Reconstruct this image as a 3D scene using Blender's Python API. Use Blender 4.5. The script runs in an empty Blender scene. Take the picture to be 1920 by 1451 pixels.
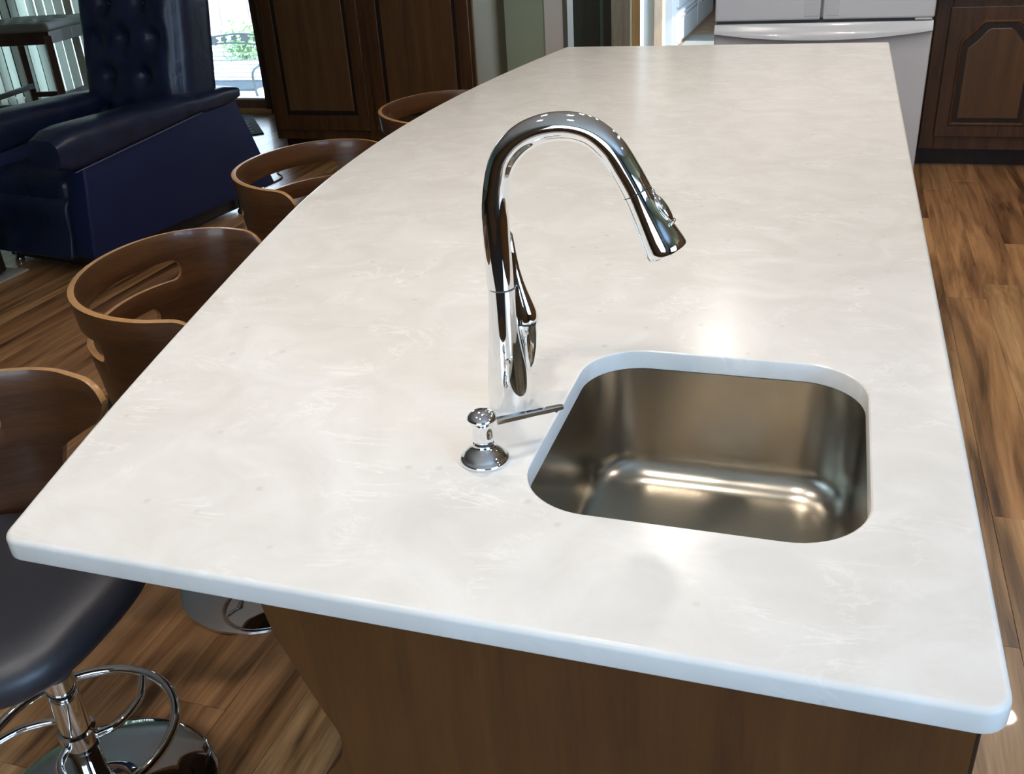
import bpy, bmesh, math, random
from mathutils import Vector, Matrix, noise
PI = math.pi
R_ = random.Random(7)

# ------------------------------------------------------------------ camera, world, exposure
scene = bpy.context.scene
COL = scene.collection
F_PX, PITCH, ROLL, YAW = 1779.5, 0.477771, -0.0650506, -0.33842
CAM_Z = 1.495
fwd = Vector((math.sin(YAW)*math.cos(PITCH), math.cos(YAW)*math.cos(PITCH), -math.sin(PITCH)))
rt = Vector((math.cos(YAW), -math.sin(YAW), 0)); up = rt.cross(fwd)
R2 = math.cos(ROLL)*rt + math.sin(ROLL)*up
U2 = -math.sin(ROLL)*rt + math.cos(ROLL)*up
cam_d = bpy.data.cameras.new('camera'); cam = bpy.data.objects.new('camera', cam_d); COL.objects.link(cam)
cam.matrix_world = Matrix(((R2.x, U2.x, -fwd.x, 0), (R2.y, U2.y, -fwd.y, 0), (R2.z, U2.z, -fwd.z, CAM_Z), (0, 0, 0, 1)))
cam_d.sensor_width = 36; cam_d.lens = 36*F_PX/1920; cam_d.clip_start = .02
scene.camera = cam

world = bpy.data.worlds.new('world'); scene.world = world; world.use_nodes = True
wn = world.node_tree; bg = wn.nodes['Background']
tcw = wn.nodes.new('ShaderNodeTexCoord'); sep = wn.nodes.new('ShaderNodeSeparateXYZ')
rampw = wn.nodes.new('ShaderNodeValToRGB')
rampw.color_ramp.elements[0].position = .45; rampw.color_ramp.elements[0].color = (.75, .82, .85, 1)
rampw.color_ramp.elements[1].position = .9; rampw.color_ramp.elements[1].color = (.42, .62, 1, 1)
mrw = wn.nodes.new('ShaderNodeMapRange'); mrw.inputs['From Min'].default_value = -1; mrw.inputs['From Max'].default_value = 1
wn.links.new(tcw.outputs['Generated'], sep.inputs[0]); wn.links.new(sep.outputs[2], mrw.inputs['Value'])
wn.links.new(mrw.outputs[0], rampw.inputs[0]); wn.links.new(rampw.outputs[0], bg.inputs[0])
bg.inputs[1].default_value = 4.5

vs = scene.view_settings
vs.view_transform = 'Standard'; vs.look = 'None'; vs.exposure = 0.80; vs.gamma = 1.0; vs.use_curve_mapping = False

def light(name, kind, loc, energy, color=(1, 1, 1), size=(1, 1), direction=(0, 0, -1), portal=False, spread=None):
    d = bpy.data.lights.new(name, kind); d.color = color
    if kind == 'AREA':
        d.shape = 'RECTANGLE'; d.size, d.size_y = size
        if spread: d.spread = spread
        d.cycles.is_portal = portal
    d.energy = energy
    o = bpy.data.objects.new(name, d); COL.objects.link(o); o.location = loc
    o.rotation_euler = Vector(direction).to_track_quat('-Z', 'Y').to_euler()
    return o
sun = light('sun', 'SUN', (6, 6, 8), 5, (1, .96, .9), direction=(-.75, .12, -.65)); sun.data.angle = .009
# daylight falling in through the room's windows (outside the panes)
light('daylight_right_window', 'AREA', (2.38, -.75, 1.6), 44, (.27, .56, 1), (1.9, 1.1), (-1, .12, -.15))
light('daylight_back_window', 'AREA', (-.4, -2.72, 1.65), 3.5, (.45, .7, 1), (2.2, 1.1), (0, 1, -.1))
light('daylight_far_room', 'AREA', (.24, 7.25, 1.45), 75, (.66, .82, 1), (.95, 1.2), (-1, .45, -.25))
CAN_W = 11.0
CANS = [(-.43, 1.35), (-.43, 2.9), (-.44, 4.4), (1.7, 1.0), (-.43, .35), (-1.05, 1.9), (-1.05, .7), (1.15, 2.6), (1.15, 4.2), (.0, 3.5), (.8, 5.0)]  # cans known from reflections, plus extra ones added as fill light

# ------------------------------------------------------------------ helpers
def mat(name, rgb=(.5, .5, .5), rough=.5, metal=0.0, coat=0.0, spec=.5, emit=None, estr=0):
    m = bpy.data.materials.new(name); m.use_nodes = True
    b = m.node_tree.nodes['Principled BSDF']
    b.inputs['Base Color'].default_value = (*rgb, 1); b.inputs['Roughness'].default_value = rough
    b.inputs['Metallic'].default_value = metal; b.inputs['Coat Weight'].default_value = coat
    b.inputs['Specular IOR Level'].default_value = spec
    if emit: b.inputs['Emission Color'].default_value = (*emit, 1); b.inputs['Emission Strength'].default_value = estr
    return m
def N(m, t, **kw):
    n = m.node_tree.nodes.new(t)
    for k, v in kw.items():
        if k in n.inputs.keys(): n.inputs[k].default_value = v
        else: setattr(n, k, v)
    return n
def L(m, a, b): m.node_tree.links.new(a, b)
def bs(m): return m.node_tree.nodes['Principled BSDF']
def ramp(m, fac, stops):
    r = N(m, 'ShaderNodeValToRGB'); e = r.color_ramp.elements
    while len(e) < len(stops): e.new(.5)
    for x, (p, c) in zip(e, stops): x.position = p; x.color = (*c, 1)
    L(m, fac, r.inputs[0]); return r
def coords(m, scale=(1, 1, 1), kind='Object', rand=False):
    tc = N(m, 'ShaderNodeTexCoord'); mp = N(m, 'ShaderNodeMapping'); mp.inputs['Scale'].default_value = scale
    L(m, tc.outputs[kind], mp.inputs['Vector'])
    if rand:
        oi = N(m, 'ShaderNodeObjectInfo'); mu = N(m, 'ShaderNodeVectorMath', operation='SCALE'); cb = N(m, 'ShaderNodeCombineXYZ')
        for i in range(3): L(m, oi.outputs['Random'], cb.inputs[i])
        L(m, cb.outputs[0], mu.inputs[0]); mu.inputs['Scale'].default_value = 37.0
        L(m, mu.outputs[0], mp.inputs['Location'])
    return mp.outputs[0]
def bump(m, h, strength=.2, dist=.002):
    b = N(m, 'ShaderNodeBump'); b.inputs['Strength'].default_value = strength; b.inputs['Distance'].default_value = dist
    L(m, h, b.inputs['Height']); L(m, b.outputs[0], bs(m).inputs['Normal']); return b

def wood(name, c1, c2, c3, scale=(9, 9, .7), rough=.35, coat=.2, rand=False, streak=.5):
    m = mat(name, c1, rough, coat=coat)
    v = coords(m, scale, rand=rand)
    n1 = N(m, 'ShaderNodeTexNoise', Scale=2.2, Detail=8.0, Roughness=.62, Distortion=.6); L(m, v, n1.inputs[0])
    v2 = coords(m, tuple(s*9 for s in scale), rand=rand)
    n2 = N(m, 'ShaderNodeTexNoise', Scale=3.0, Detail=4.0); L(m, v2, n2.inputs[0])
    mx = N(m, 'ShaderNodeMix', data_type='FLOAT'); mx.inputs[0].default_value = .3
    L(m, n1.outputs[0], mx.inputs[2]); L(m, n2.outputs[0], mx.inputs[3])
    r = ramp(m, mx.outputs[0], [(.3, c3), (.5, c1), (.72, c2)])
    L(m, r.outputs[0], bs(m).inputs['Base Color']); bump(m, mx.outputs[0], .15, .001)
    return m

def link(name, me, m=None, parent=None, label=None, cat=None, group=None, kind=None, smooth=False):
    o = bpy.data.objects.new(name, me); COL.objects.link(o)
    if m:
        for x in (m if isinstance(m, (list, tuple)) else [m]): me.materials.append(x)
    if parent: o.parent = parent
    if label: o['label'] = label
    if cat: o['category'] = cat
    if group: o['group'] = group
    if kind: o['kind'] = kind
    if smooth:
        me.shade_smooth()
        if smooth is not True: me.set_sharp_from_angle(angle=smooth)
    return o
def empty(name, loc=(0, 0, 0), rz=0, label=None, cat=None, group=None, kind=None):
    o = bpy.data.objects.new(name, None); COL.objects.link(o); o.location = loc; o.rotation_euler.z = rz
    o.empty_display_size = .1
    if label: o['label'] = label
    if cat: o['category'] = cat
    if group: o['group'] = group
    if kind: o['kind'] = kind
    return o
def me_bm(name, bm):
    bmesh.ops.recalc_face_normals(bm, faces=bm.faces)
    me = bpy.data.meshes.new(name); bm.to_mesh(me); bm.free(); return me
def box(bm, x0, x1, y0, y1, z0, z1, bev=0, seg=2, M=None):
    vs_ = [bm.verts.new(p) for p in ((x0, y0, z0), (x1, y0, z0), (x1, y1, z0), (x0, y1, z0), (x0, y0, z1), (x1, y0, z1), (x1, y1, z1), (x0, y1, z1))]
    fs = [bm.faces.new([vs_[i] for i in f]) for f in ((0, 3, 2, 1), (4, 5, 6, 7), (0, 1, 5, 4), (1, 2, 6, 5), (2, 3, 7, 6), (3, 0, 4, 7))]
    if bev:
        es = list({e for f in fs for e in f.edges})
        r = bmesh.ops.bevel(bm, geom=es, offset=bev, segments=seg, profile=.5, affect='EDGES')
    if M is not None:
        vv = {v for f in bm.faces for v in f.verts}
        bmesh.ops.transform(bm, matrix=M, verts=list(vv))
def boxo(name, b, m, parent=None, bev=.002, seg=1, **kw):
    bm = bmesh.new(); box(bm, *b, bev=bev, seg=seg); return link(name, me_bm(name, bm), m, parent, **kw)
def prism(bm, pts, axis, a, b):
    # pts in the two other axes, extruded from a to b along axis (0,1,2)
    def P(p, t):
        q = list(p); q.insert(axis, t); return q
    A = [bm.verts.new(P(p, a)) for p in pts]; B = [bm.verts.new(P(p, b)) for p in pts]
    bm.faces.new(A); bm.faces.new(B[::-1])
    n = len(pts)
    for i in range(n): bm.faces.new((A[i], B[i], B[(i+1) % n], A[(i+1) % n]))
def lathe(bm, prof, seg=48, M=None):
    rings = []
    for r, z in prof:
        if r < 1e-6: rings.append([bm.verts.new((0, 0, z))])
        else: rings.append([bm.verts.new((r*math.cos(2*PI*i/seg), r*math.sin(2*PI*i/seg), z)) for i in range(seg)])
    for a, b in zip(rings, rings[1:]):
        for i in range(seg):
            j = (i+1) % seg
            if len(a) == 1 and len(b) == 1: continue
            if len(a) == 1: bm.faces.new((a[0], b[i], b[j]))
            elif len(b) == 1: bm.faces.new((a[i], a[j], b[0]))
            else: bm.faces.new((a[i], a[j], b[j], b[i]))
    if M is not None: bmesh.ops.transform(bm, matrix=M, verts=[v for r in rings for v in r])
def spline(pts, n=8, closed=False):
    P = [Vector(p) for p in pts]; out = []
    m = len(P)
    rng = range(m if closed else m-1)
    for i in rng:
        if closed: p0, p1, p2, p3 = P[(i-1) % m], P[i], P[(i+1) % m], P[(i+2) % m]
        else: p0, p1, p2, p3 = P[max(i-1, 0)], P[i], P[i+1], P[min(i+2, m-1)]
        for k in range(n):
            t = k/n
            out.append(.5*((2*p1)+(p2-p0)*t+(2*p0-5*p1+4*p2-p3)*t*t+(3*p1-p0-3*p2+p3)*t**3))
    if not closed: out.append(P[-1])
    return out
def tube(bm, pts, rad, seg=16, closed=False, cap=True, flat=None):
    P = [Vector(p) for p in pts]; n = len(P)
    if not hasattr(rad, '__len__'): rad = [rad]*n
    up_ = None; rings = []
    for i in range(n):
        if closed: t = (P[(i+1) % n]-P[i-1]).normalized()
        else: t = (P[min(i+1, n-1)]-P[max(i-1, 0)]).normalized()
        if up_ is None:
            up_ = Vector((0, 0, 1)) if abs(t.z) < .9 else Vector((0, 1, 0))
        s = t.cross(up_).normalized(); up_ = s.cross(t).normalized()
        f = flat or 1
        rings.append([bm.verts.new(P[i]+rad[i]*(math.cos(2*PI*k/seg)*s+f*math.sin(2*PI*k/seg)*up_)) for k in range(seg)])
    m = n if closed else n-1
    for i in range(m):
        a, b = rings[i], rings[(i+1) % n]
        for k in range(seg): bm.faces.new((a[k], a[(k+1) % seg], b[(k+1) % seg], b[k]))
    if cap and not closed: bm.faces.new(rings[0][::-1]); bm.faces.new(rings[-1])
def rrect(x0, x1, y0, y1, r, n=10):
    out = []
    for cx, cy, a in ((x1-r, y1-r, 0), (x0+r, y1-r, 90), (x0+r, y0+r, 180), (x1-r, y0+r, 270)):
        for k in range(n+1):
            t = math.radians(a+90*k/n); out.append((cx+r*math.cos(t), cy+r*math.sin(t)))
    return out
def copy_thing(o, loc=None, rz=None, label=None, group=None):
    c = o.copy(); COL.objects.link(c)
    if loc is not None: c.location = loc
    if rz is not None: c.rotation_euler.z = rz
    if label: c['label'] = label
    if group: c['group'] = group
    for ch in [x for x in bpy.data.objects if x.parent == o]:
        d = ch.copy(); COL.objects.link(d); d.parent = c
        for g in [x for x in bpy.data.objects if x.parent == ch]:
            e = g.copy(); COL.objects.link(e); e.parent = d
    return c

# ------------------------------------------------------------------ materials
# quartz counter
quartz = mat('quartz', (.8, .78, .74), .22, coat=.0, spec=.22)
v = coords(quartz, (1, 1, 1))
nA = N(quartz, 'ShaderNodeTexNoise', Scale=7.0, Detail=6.0, Roughness=.6, Distortion=1.2); L(quartz, v, nA.inputs[0])
rA = ramp(quartz, nA.outputs[0], [(.32, (.62, .60, .56)), (.5, (.66, .64, .605)), (.68, (.70, .685, .655))])
vW = coords(quartz, (1, 2.2, 1))
nW = N(quartz, 'ShaderNodeTexNoise', Scale=6.0, Detail=5.0, Roughness=.65, Distortion=2.2); L(quartz, vW, nW.inputs[0])
rW = ramp(quartz, nW.outputs[0], [(.46, (0, 0, 0)), (.495, (1, 1, 1)), (.53, (0, 0, 0))])
nM = N(quartz, 'ShaderNodeTexNoise', Scale=9.0, Detail=3.0, Distortion=.5); L(quartz, v, nM.inputs[0])
rM = ramp(quartz, nM.outputs[0], [(.5, (0, 0, 0)), (.66, (1, 1, 1))])
mulW = N(quartz, 'ShaderNodeMath', operation='MULTIPLY'); L(quartz, rW.outputs[0], mulW.inputs[0]); L(quartz, rM.outputs[0], mulW.inputs[1])
mulW2 = N(quartz, 'ShaderNodeMath', operation='MULTIPLY'); mulW2.inputs[1].default_value = .55; L(quartz, mulW.outputs[0], mulW2.inputs[0])
mxW = N(quartz, 'ShaderNodeMix', data_type='RGBA'); L(quartz, mulW2.outputs[0], mxW.inputs[0]); L(quartz, rA.outputs[0], mxW.inputs[6]); mxW.inputs[7].default_value = (.82, .80, .765, 1)
vo = N(quartz, 'ShaderNodeTexVoronoi', Scale=26.0); vo.inputs['Randomness'].default_value = 1; L(quartz, v, vo.inputs[0])
rV = ramp(quartz, vo.outputs['Distance'], [(.07, (1, 1, 1)), (.16, (0, 0, 0))])
vc = N(quartz, 'ShaderNodeSeparateColor'); L(quartz, vo.outputs['Color'], vc.inputs[0])
gt = N(quartz, 'ShaderNodeMath', operation='GREATER_THAN'); gt.inputs[1].default_value = .72; L(quartz, vc.outputs[0], gt.inputs[0])
mV = N(quartz, 'ShaderNodeMath', operation='MULTIPLY'); L(quartz, rV.outputs[0], mV.inputs[0]); L(quartz, gt.outputs[0], mV.inputs[1])
mV2 = N(quartz, 'ShaderNodeMath', operation='MULTIPLY'); mV2.inputs[1].default_value = .3; L(quartz, mV.outputs[0], mV2.inputs[0])
mxV = N(quartz, 'ShaderNodeMix', data_type='RGBA'); L(quartz, mV2.outputs[0], mxV.inputs[0]); L(quartz, mxW.outputs[2], mxV.inputs[6]); mxV.inputs[7].default_value = (.42, .39, .34, 1)
L(quartz, mxV.outputs[2], bs(quartz).inputs['Base Color'])

chrome = mat('chrome', (.86, .87, .88), .035, metal=1)
chrome_seam = mat('chrome_seam', (.06, .06, .06), .4)
steel = mat('brushed_steel', (.44, .405, .345), .25, metal=1)
v = coords(steel, (260, 260, 3)); nS = N(steel, 'ShaderNodeTexNoise', Scale=1.0, Detail=2.0); L(steel, v, nS.inputs[0])
rS = ramp(steel, nS.outputs[0], [(.3, (.255, .255, .255)), (.7, (.285, .285, .285))]); bs(steel).inputs['Roughness'].default_value = .24
dark_gap = mat('dark_gap', (.01, .01, .01), .8)
cab_wood = wood('dark_oak', (.072, .031, .010), (.12, .056, .018), (.028, .012, .005), (14, 14, .9), .34, .0)
groove = wood('dark_oak_groove', (.014, .006, .003), (.022, .010, .004), (.007, .004, .002), (14, 14, .9), .4, 0)
panel_wood = wood('dark_oak_panel', (.105, .050, .018), (.15, .075, .027), (.06, .028, .010), (9, 9, .6), .36, 0)
island_wood = wood('brown_cherry', (.080, .028, .005), (.115, .042, .008), (.048, .016, .003), (7, 7, .5), .45, .0)
ply = wood('walnut_veneer', (.070, .028, .010), (.125, .052, .018), (.030, .012, .006), (1.3, 1.3, 16), .34, .15)
ply_edge = wood('plywood_edge', (.38, .20, .075), (.46, .26, .11), (.26, .13, .05), (4, 4, 60), .35, .2)
blk_leather = mat('black_leather', (.022, .022, .028), .42)
v = coords(blk_leather, (1, 1, 1)); nL = N(blk_leather, 'ShaderNodeTexNoise', Scale=160.0, Detail=3.0); L(blk_leather, v, nL.inputs[0]); bump(blk_leather, nL.outputs[0], .15, .001)
navy = mat('navy_leather', (.012, .019, .05), .33)
v = coords(navy, (1, 1, 1)); nL = N(navy, 'ShaderNodeTexNoise', Scale=7.0, Detail=5.0, Distortion=.8); L(navy, v, nL.inputs[0])
bump(navy, nL.outputs[0], .5, .012)
rN = ramp(navy, nL.outputs[0], [(.3, (.007, .011, .030)), (.7, (.014, .022, .056))]); L(navy, rN.outputs[0], bs(navy).inputs['Base Color'])
navy_flat = mat('navy_fabric', (.009, .016, .062), .5, spec=.3)
stitch = mat('pale_stitching', (.12, .15, .24), .5)
black = mat('black_paint', (.012, .012, .012), .4)
white_pl = mat('white_enamel', (.62, .655, .71), .22, coat=.3)
white_pl2 = mat('white_enamel_handle', (.57, .60, .65), .25, coat=.3)
grey_gap = mat('grey_gasket', (.06, .065, .075), .6)
white_tr = mat('white_trim_paint', (.78, .75, .69), .4)
green = mat('sage_wall_paint', (.40, .47, .34), .8)
v = coords(green, (1, 1, 1)); nG = N(green, 'ShaderNodeTexNoise', Scale=90.0, Detail=3.0); L(green, v, nG.inputs[0]); bump(green, nG.outputs[0], .2, .002)
ceil_m = mat('ceiling_paint', (.62, .62, .61), .9)
tan_wood = wood('honey_pine', (.62, .38, .16), (.72, .47, .22), (.48, .28, .11), (9, 9, .8), .4, .1)
grey_wood = wood('weathered_wood', (.32, .26, .21), (.44, .37, .31), (.21, .16, .125), (9, 9, .8), .5, .05)
red_wood = wood('reddish_brown_wood', (.20, .10, .065), (.27, .14, .09), (.13, .06, .04), (9, 9, .8), .4, .1)
dk_wood = wood('near_black_wood', (.022, .014, .010), (.035, .022, .015), (.012, .008, .006), (9, 9, .8), .35, .2)
esp = wood('espresso_wood', (.05, .026, .018), (.075, .042, .03), (.028, .014, .01), (9, 9, .9), .32, .2)
blind_m = mat('blind_vinyl', (.62, .66, .58), .5)
tr = N(blind_m, 'ShaderNodeBsdfTranslucent'); tr.inputs[0].default_value = (.55, .62, .52, 1); ms = N(blind_m, 'ShaderNodeMixShader'); ms.inputs[0].default_value = .22
out_ = [n for n in blind_m.node_tree.nodes if n.type == 'OUTPUT_MATERIAL'][0]
L(blind_m, bs(blind_m).outputs[0], ms.inputs[1]); L(blind_m, tr.outputs[0], ms.inputs[2]); L(blind_m, ms.outputs[0], out_.inputs[0])
paleblue = mat('pale_blue_white_paint', (.68, .76, .84), .35)
seat_tuft = mat('grey_tufted_fabric', (.16, .165, .14), .42)
rug_m = mat('pale_carpet', (.34, .35, .34), .95)
v = coords(rug_m, (1, 1, 1)); nR = N(rug_m, 'ShaderNodeTexNoise', Scale=220.0, Detail=2.0); L(rug_m, v, nR.inputs[0]); bump(rug_m, nR.outputs[0], .6, .004)
rug_edge = mat('carpet_binding', (.42, .40, .36), .8)
concrete = mat('patio_concrete', (.72, .74, .72), .85)
v = coords(concrete, (1, 1, 1)); nC = N(concrete, 'ShaderNodeTexNoise', Scale=3.0, Detail=6.0); L(concrete, v, nC.inputs[0])
rC = ramp(concrete, nC.outputs[0], [(.35, (.66, .68, .66)), (.65, (.78, .79, .77))]); L(concrete, rC.outputs[0], bs(concrete).inputs['Base Color'])
leaf_m = mat('leaf_green', (.30, .50, .20), .6)
iron = mat('grey_cast_metal', (.16, .18, .18), .5, metal=.2)
mat_m = mat('dark_door_mat', (.045, .05, .05), .85)
mat_p = mat('mat_pattern', (.16, .18, .17), .85)
lens_m = mat('lamp_lens', (.9, .9, .9), .4, emit=(1, .925, .845), estr=130)
tile_m = mat('tan_tile', (.40, .27, .16), .45)
v = coords(tile_m, (1, 1, 1)); nT = N(tile_m, 'ShaderNodeTexNoise', Scale=9.0, Detail=6.0, Distortion=1.0); L(tile_m, v, nT.inputs[0])
rT = ramp(tile_m, nT.outputs[0], [(.35, (.30, .19, .11)), (.65, (.50, .36, .23))]); L(tile_m, rT.outputs[0], bs(tile_m).inputs['Base Color'])
grout_m = mat('grout', (.22, .17, .13), .9)
glass = bpy.data.materials.new('window_glass'); glass.use_nodes = True
gn = glass.node_tree; gn.nodes.clear()
go = gn.nodes.new('ShaderNodeOutputMaterial'); gm = gn.nodes.new('ShaderNodeMixShader'); gt_ = gn.nodes.new('ShaderNodeBsdfTransparent'); gg = gn.nodes.new('ShaderNodeBsdfGlossy')
gt_.inputs[0].default_value = (.96, .98, .97, 1); gg.inputs['Roughness'].default_value = .02; fr = gn.nodes.new('ShaderNodeFresnel'); fr.inputs[0].default_value = 1.45
gn.links.new(fr.outputs[0], gm.inputs[0]); gn.links.new(gt_.outputs[0], gm.inputs[1]); gn.links.new(gg.outputs[0], gm.inputs[2]); gn.links.new(gm.outputs[0], go.inputs[0])

# floor planks: each plank picks its own tone
plank_m = mat('mixed_tone_floorboard', (.3, .15, .07), .30, coat=.15)
oi = N(plank_m, 'ShaderNodeObjectInfo')
tone = ramp(plank_m, oi.outputs['Random'], [(0, (.28, .135, .058)), (.3, (.50, .265, .115)), (.5, (.36, .18, .08)), (.75, (.64, .38, .175)), (1, (.52, .295, .135))])
v = coords(plank_m, (7, .55, 7), rand=True)
n1 = N(plank_m, 'ShaderNodeTexNoise', Scale=1.6, Detail=7.0, Roughness=.6, Distortion=1.4); L(plank_m, v, n1.inputs[0])
r1 = ramp(plank_m, n1.outputs[0], [(.34, (.26, .22, .20)), (.46, (.72, .68, .64)), (.55, (1.0, 1.0, 1.0)), (.72, (1.35, 1.38, 1.35))])
v2 = coords(plank_m, (70, 2.5, 70), rand=True)
n2 = N(plank_m, 'ShaderNodeTexNoise', Scale=1.5, Detail=4.0); L(plank_m, v2, n2.inputs[0])
r2 = ramp(plank_m, n2.outputs[0], [(.3, (.82, .80, .78)), (.6, (1.04, 1.04, 1.04))])
m1 = N(plank_m, 'ShaderNodeMix', data_type='RGBA', blend_type='MULTIPLY'); m1.inputs[0].default_value = 1
m2 = N(plank_m, 'ShaderNodeMix', data_type='RGBA', blend_type='MULTIPLY'); m2.inputs[0].default_value = 1
L(plank_m, tone.outputs[0], m1.inputs[6]); L(plank_m, r1.outputs[0], m1.inputs[7]); L(plank_m, m1.outputs[2], m2.inputs[6]); L(plank_m, r2.outputs[0], m2.inputs[7])
L(plank_m, m2.outputs[2], bs(plank_m).inputs['Base Color']); bump(plank_m, n2.outputs[0], .08, .001)
sub_m = mat('subfloor', (.03, .018, .010), .8)

# ------------------------------------------------------------------ the setting
XL, XR, YB, YF, ZC = -9.0, 2.3, -2.6, 7.05, 2.5
XJ = -3.615                                            # the exterior wall steps in behind the pantry
floor = boxo('floor', (XL, XR, YB, 6.5, -.12, -.012), sub_m, bev=0, kind='structure')
boxo('floor_slab', (XL, XJ, 6.5, YF+.1, -.12, -.012), sub_m, floor, bev=0)
PW = .145; X0 = .4875
lens_ = {}
def plank_mesh(ln):
    k = round(ln, 2)
    if k not in lens_:
        bm = bmesh.new(); box(bm, .0003, PW-.0003, .0003, k-.0003, -.012, 0, bev=.0006, seg=1)
        me = me_bm('plank', bm); me.materials.append(plank_m); lens_[k] = me
    return lens_[k]
k0 = int(math.floor((-6.9-X0)/PW)); k1 = int(math.ceil((2.2-X0)/PW))
npl = 0
for k in range(k0, k1):
    x = X0+k*PW
    off = R_.random()*1.5
    if k == 0: off = 2.28+.0-(-.0)-1.51*1
    y = -1.2 + (off % 1.51 if k else (2.28-1.51*2+1.2))
    ys = [-1.2]
    if k == 0: cuts = [-.74, .77, 2.28, 3.79, 5.30]
    else:
        ln = 1.51; a = -1.2+off; cuts = []
        while a < 6.4: cuts.append(a); a += ln
    yend = 6.45 if x > XJ-.1 else 7.04
    cuts = [c for c in cuts if -1.0 < c < yend-.2]
    ee = [-1.2]+cuts+[yend]
    for a, b in zip(ee, ee[1:]):
        # boards wholly hidden under the island cabinet are left out
        if x > -.35 and x+PW < .1 and a > .5 and b < 4.1: continue
        if x < -5 and b < 1.5: continue
        if x > 1.6 and b < 2: continue
        o = link('plank', plank_mesh(b-a), None, floor); o.location = (x, a, 0); npl += 1
boxo('floor_boards_far', (XL, X0+k0*PW, YB, YF, -.012, 0), plank_m, floor, bev=0)['kind'] = 'stuff'

ceiling = boxo('ceiling', (XL, XR, YB, YF+.1, ZC, ZC+.1), ceil_m, bev=0, kind='structure')
def wallbox(name, b, m=None): return boxo(name, b, m or green, bev=0, kind='structure')
# right wall with a window
wr = wallbox('wall_right', (XR, XR+.12, YB, 6.5, -.12, .98), panel_wood)
boxo('upper_wall', (XR, XR+.12, YB, 6.5, 2.22, ZC), green, wr, bev=0)
boxo('wall_pier', (XR, XR+.12, YB, -1.75, .98, 2.22), panel_wood, wr, bev=0)
boxo('wall_pier', (XR, XR+.12, .25, 6.5, .98, 2.22), panel_wood, wr, bev=0)
# back wall with a window
wb = wallbox('wall_back', (XL, XR, YB-.12, YB, -.12, 1.05), panel_wood)
boxo('upper_wall', (XL, XR, YB-.12, YB, 2.25, ZC), green, wb, bev=0)
boxo('wall_pier', (XL, -1.55, YB-.12, YB, 1.05, 2.25), panel_wood, wb, bev=0)
boxo('wall_pier', (.75, XR, YB-.12, YB, 1.05, 2.25), panel_wood, wb, bev=0)
wallbox('wall_left', (XL-.1, XL, YB, YF+.1, -.12, ZC))
# exterior wall: blinds window and patio door
wf = wallbox('wall_front', (-4.42, XJ, YF, YF+.12, -.12, ZC))
boxo('upper_wall', (XL, -4.42, YF, YF+.12, 2.12, ZC), green, wf, bev=0)
boxo('wall_pier', (XL, -8.6, YF, YF+.12, -.12, 2.12), green, wf, bev=0)
boxo('wall_return', (XJ, XJ+.1, 6.42, YF+.12, -.12, ZC), green, wf, bev=0)
# green wall beside the pantry, then the opening to the far room
wn_ = wallbox('wall_far', (-3.6, -1.85, 6.385, 6.5, -.12, ZC))
boxo('upper_wall', (-1.85, -.75, 6.385, 6.5, 2.1, ZC), green, wn_, bev=0)
boxo('wall_pier', (-.75, XR, 6.385, 6.5, -.12, ZC), green, wn_, bev=0)
# windows (frames only where nothing else shows them)
def window(name, x0, x1, y0, y1, z0, z1, axis):
    w = empty(name, ((x0+x1)/2, (y0+y1)/2, z0), kind='structure')
    cx, cy = (x0+x1)/2, (y0+y1)/2
    f = .05
    if axis == 'x':
        hw = (y1-y0)/2; H = z1-z0
        for b in ((-.05, .05, -hw, hw, 0, f), (-.05, .05, -hw, hw, H-f, H), (-.05, .05, -hw, -hw+f, f, H-f), (-.05, .05, hw-f, hw, f, H-f), (-.04, .04, -.02, .02, f, H-f)):
            boxo('window_frame', b, white_tr, w, bev=.003)
        boxo('pane', (-.003, .003, -hw+f, -.02, f, H-f), glass, w, bev=0); boxo('pane', (-.003, .003, .02, hw-f, f, H-f), glass, w, bev=0)
    else:
        hw = (x1-x0)/2; H = z1-z0
        for b in ((-hw, hw, -.05, .05, 0, f), (-hw, hw, -.05, .05, H-f, H), (-hw, -hw+f, -.05, .05, f, H-f), (hw-f, hw, -.05, .05, f, H-f), (-.02, .02, -.04, .04, f, H-f)):
            boxo('window_frame', b, white_tr, w, bev=.003)
        boxo('pane', (-hw+f, -.02, -.003, .003, f, H-f), glass, w, bev=0); boxo('pane', (.02, hw-f, -.003, .003, f, H-f), glass, w, bev=0)
    return w
boxo('sun_blocker', (XR+.2, 4.6, -4.5, 3.0, 2.32, 2.40), white_tr, kind='structure')  # unseen slab added to keep the sun out of the right-hand window
for yy in (-4.3, 2.8): boxo('sun_blocker_post', (4.4, 4.52, yy-.06, yy+.06, -.5, 2.32), white_tr, kind='structure')  # posts added under the unseen sun-blocking slab
window('window_1', XR, XR+.12, -1.75, .25, .98, 2.22, 'x')
window('window_2', -1.55, .75, YB-.12, YB, 1.05, 2.25, 'y')
# patio door: one long framed glass run, blinds cover its left part
d1 = empty('door_1', (-6.5, YF, 0), kind='structure')
def d1b(name, x0, x1, y0, y1, z0, z1, m, bev=.004): return boxo(name, (x0+6.5, x1+6.5, y0-YF, y1-YF, z0, z1), m, d1, bev=bev)
d1b('door_sill', -8.6, -4.42, YF-.03, YF+.10, 0.0, .035, tan_wood)
d1b('bottom_rail', -8.6, -4.46, YF+.02, YF+.08, .035, .10, red_wood)
d1b('sill_cap', -8.6, -4.46, YF+.02, YF+.09, .10, .115, white_tr, 0)
d1b('door_jamb', -4.47, -4.42, YF-.02, YF+.10, .0, 2.12, cab_wood)
d1b('door_head', -8.6, -4.42, YF+.0, YF+.10, 2.07, 2.12, red_wood)
for xx in (-8.6, -7.2, -5.75): d1b('door_stile', xx, xx+.05, YF+.02, YF+.08, .115, 2.07, red_wood)
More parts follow.
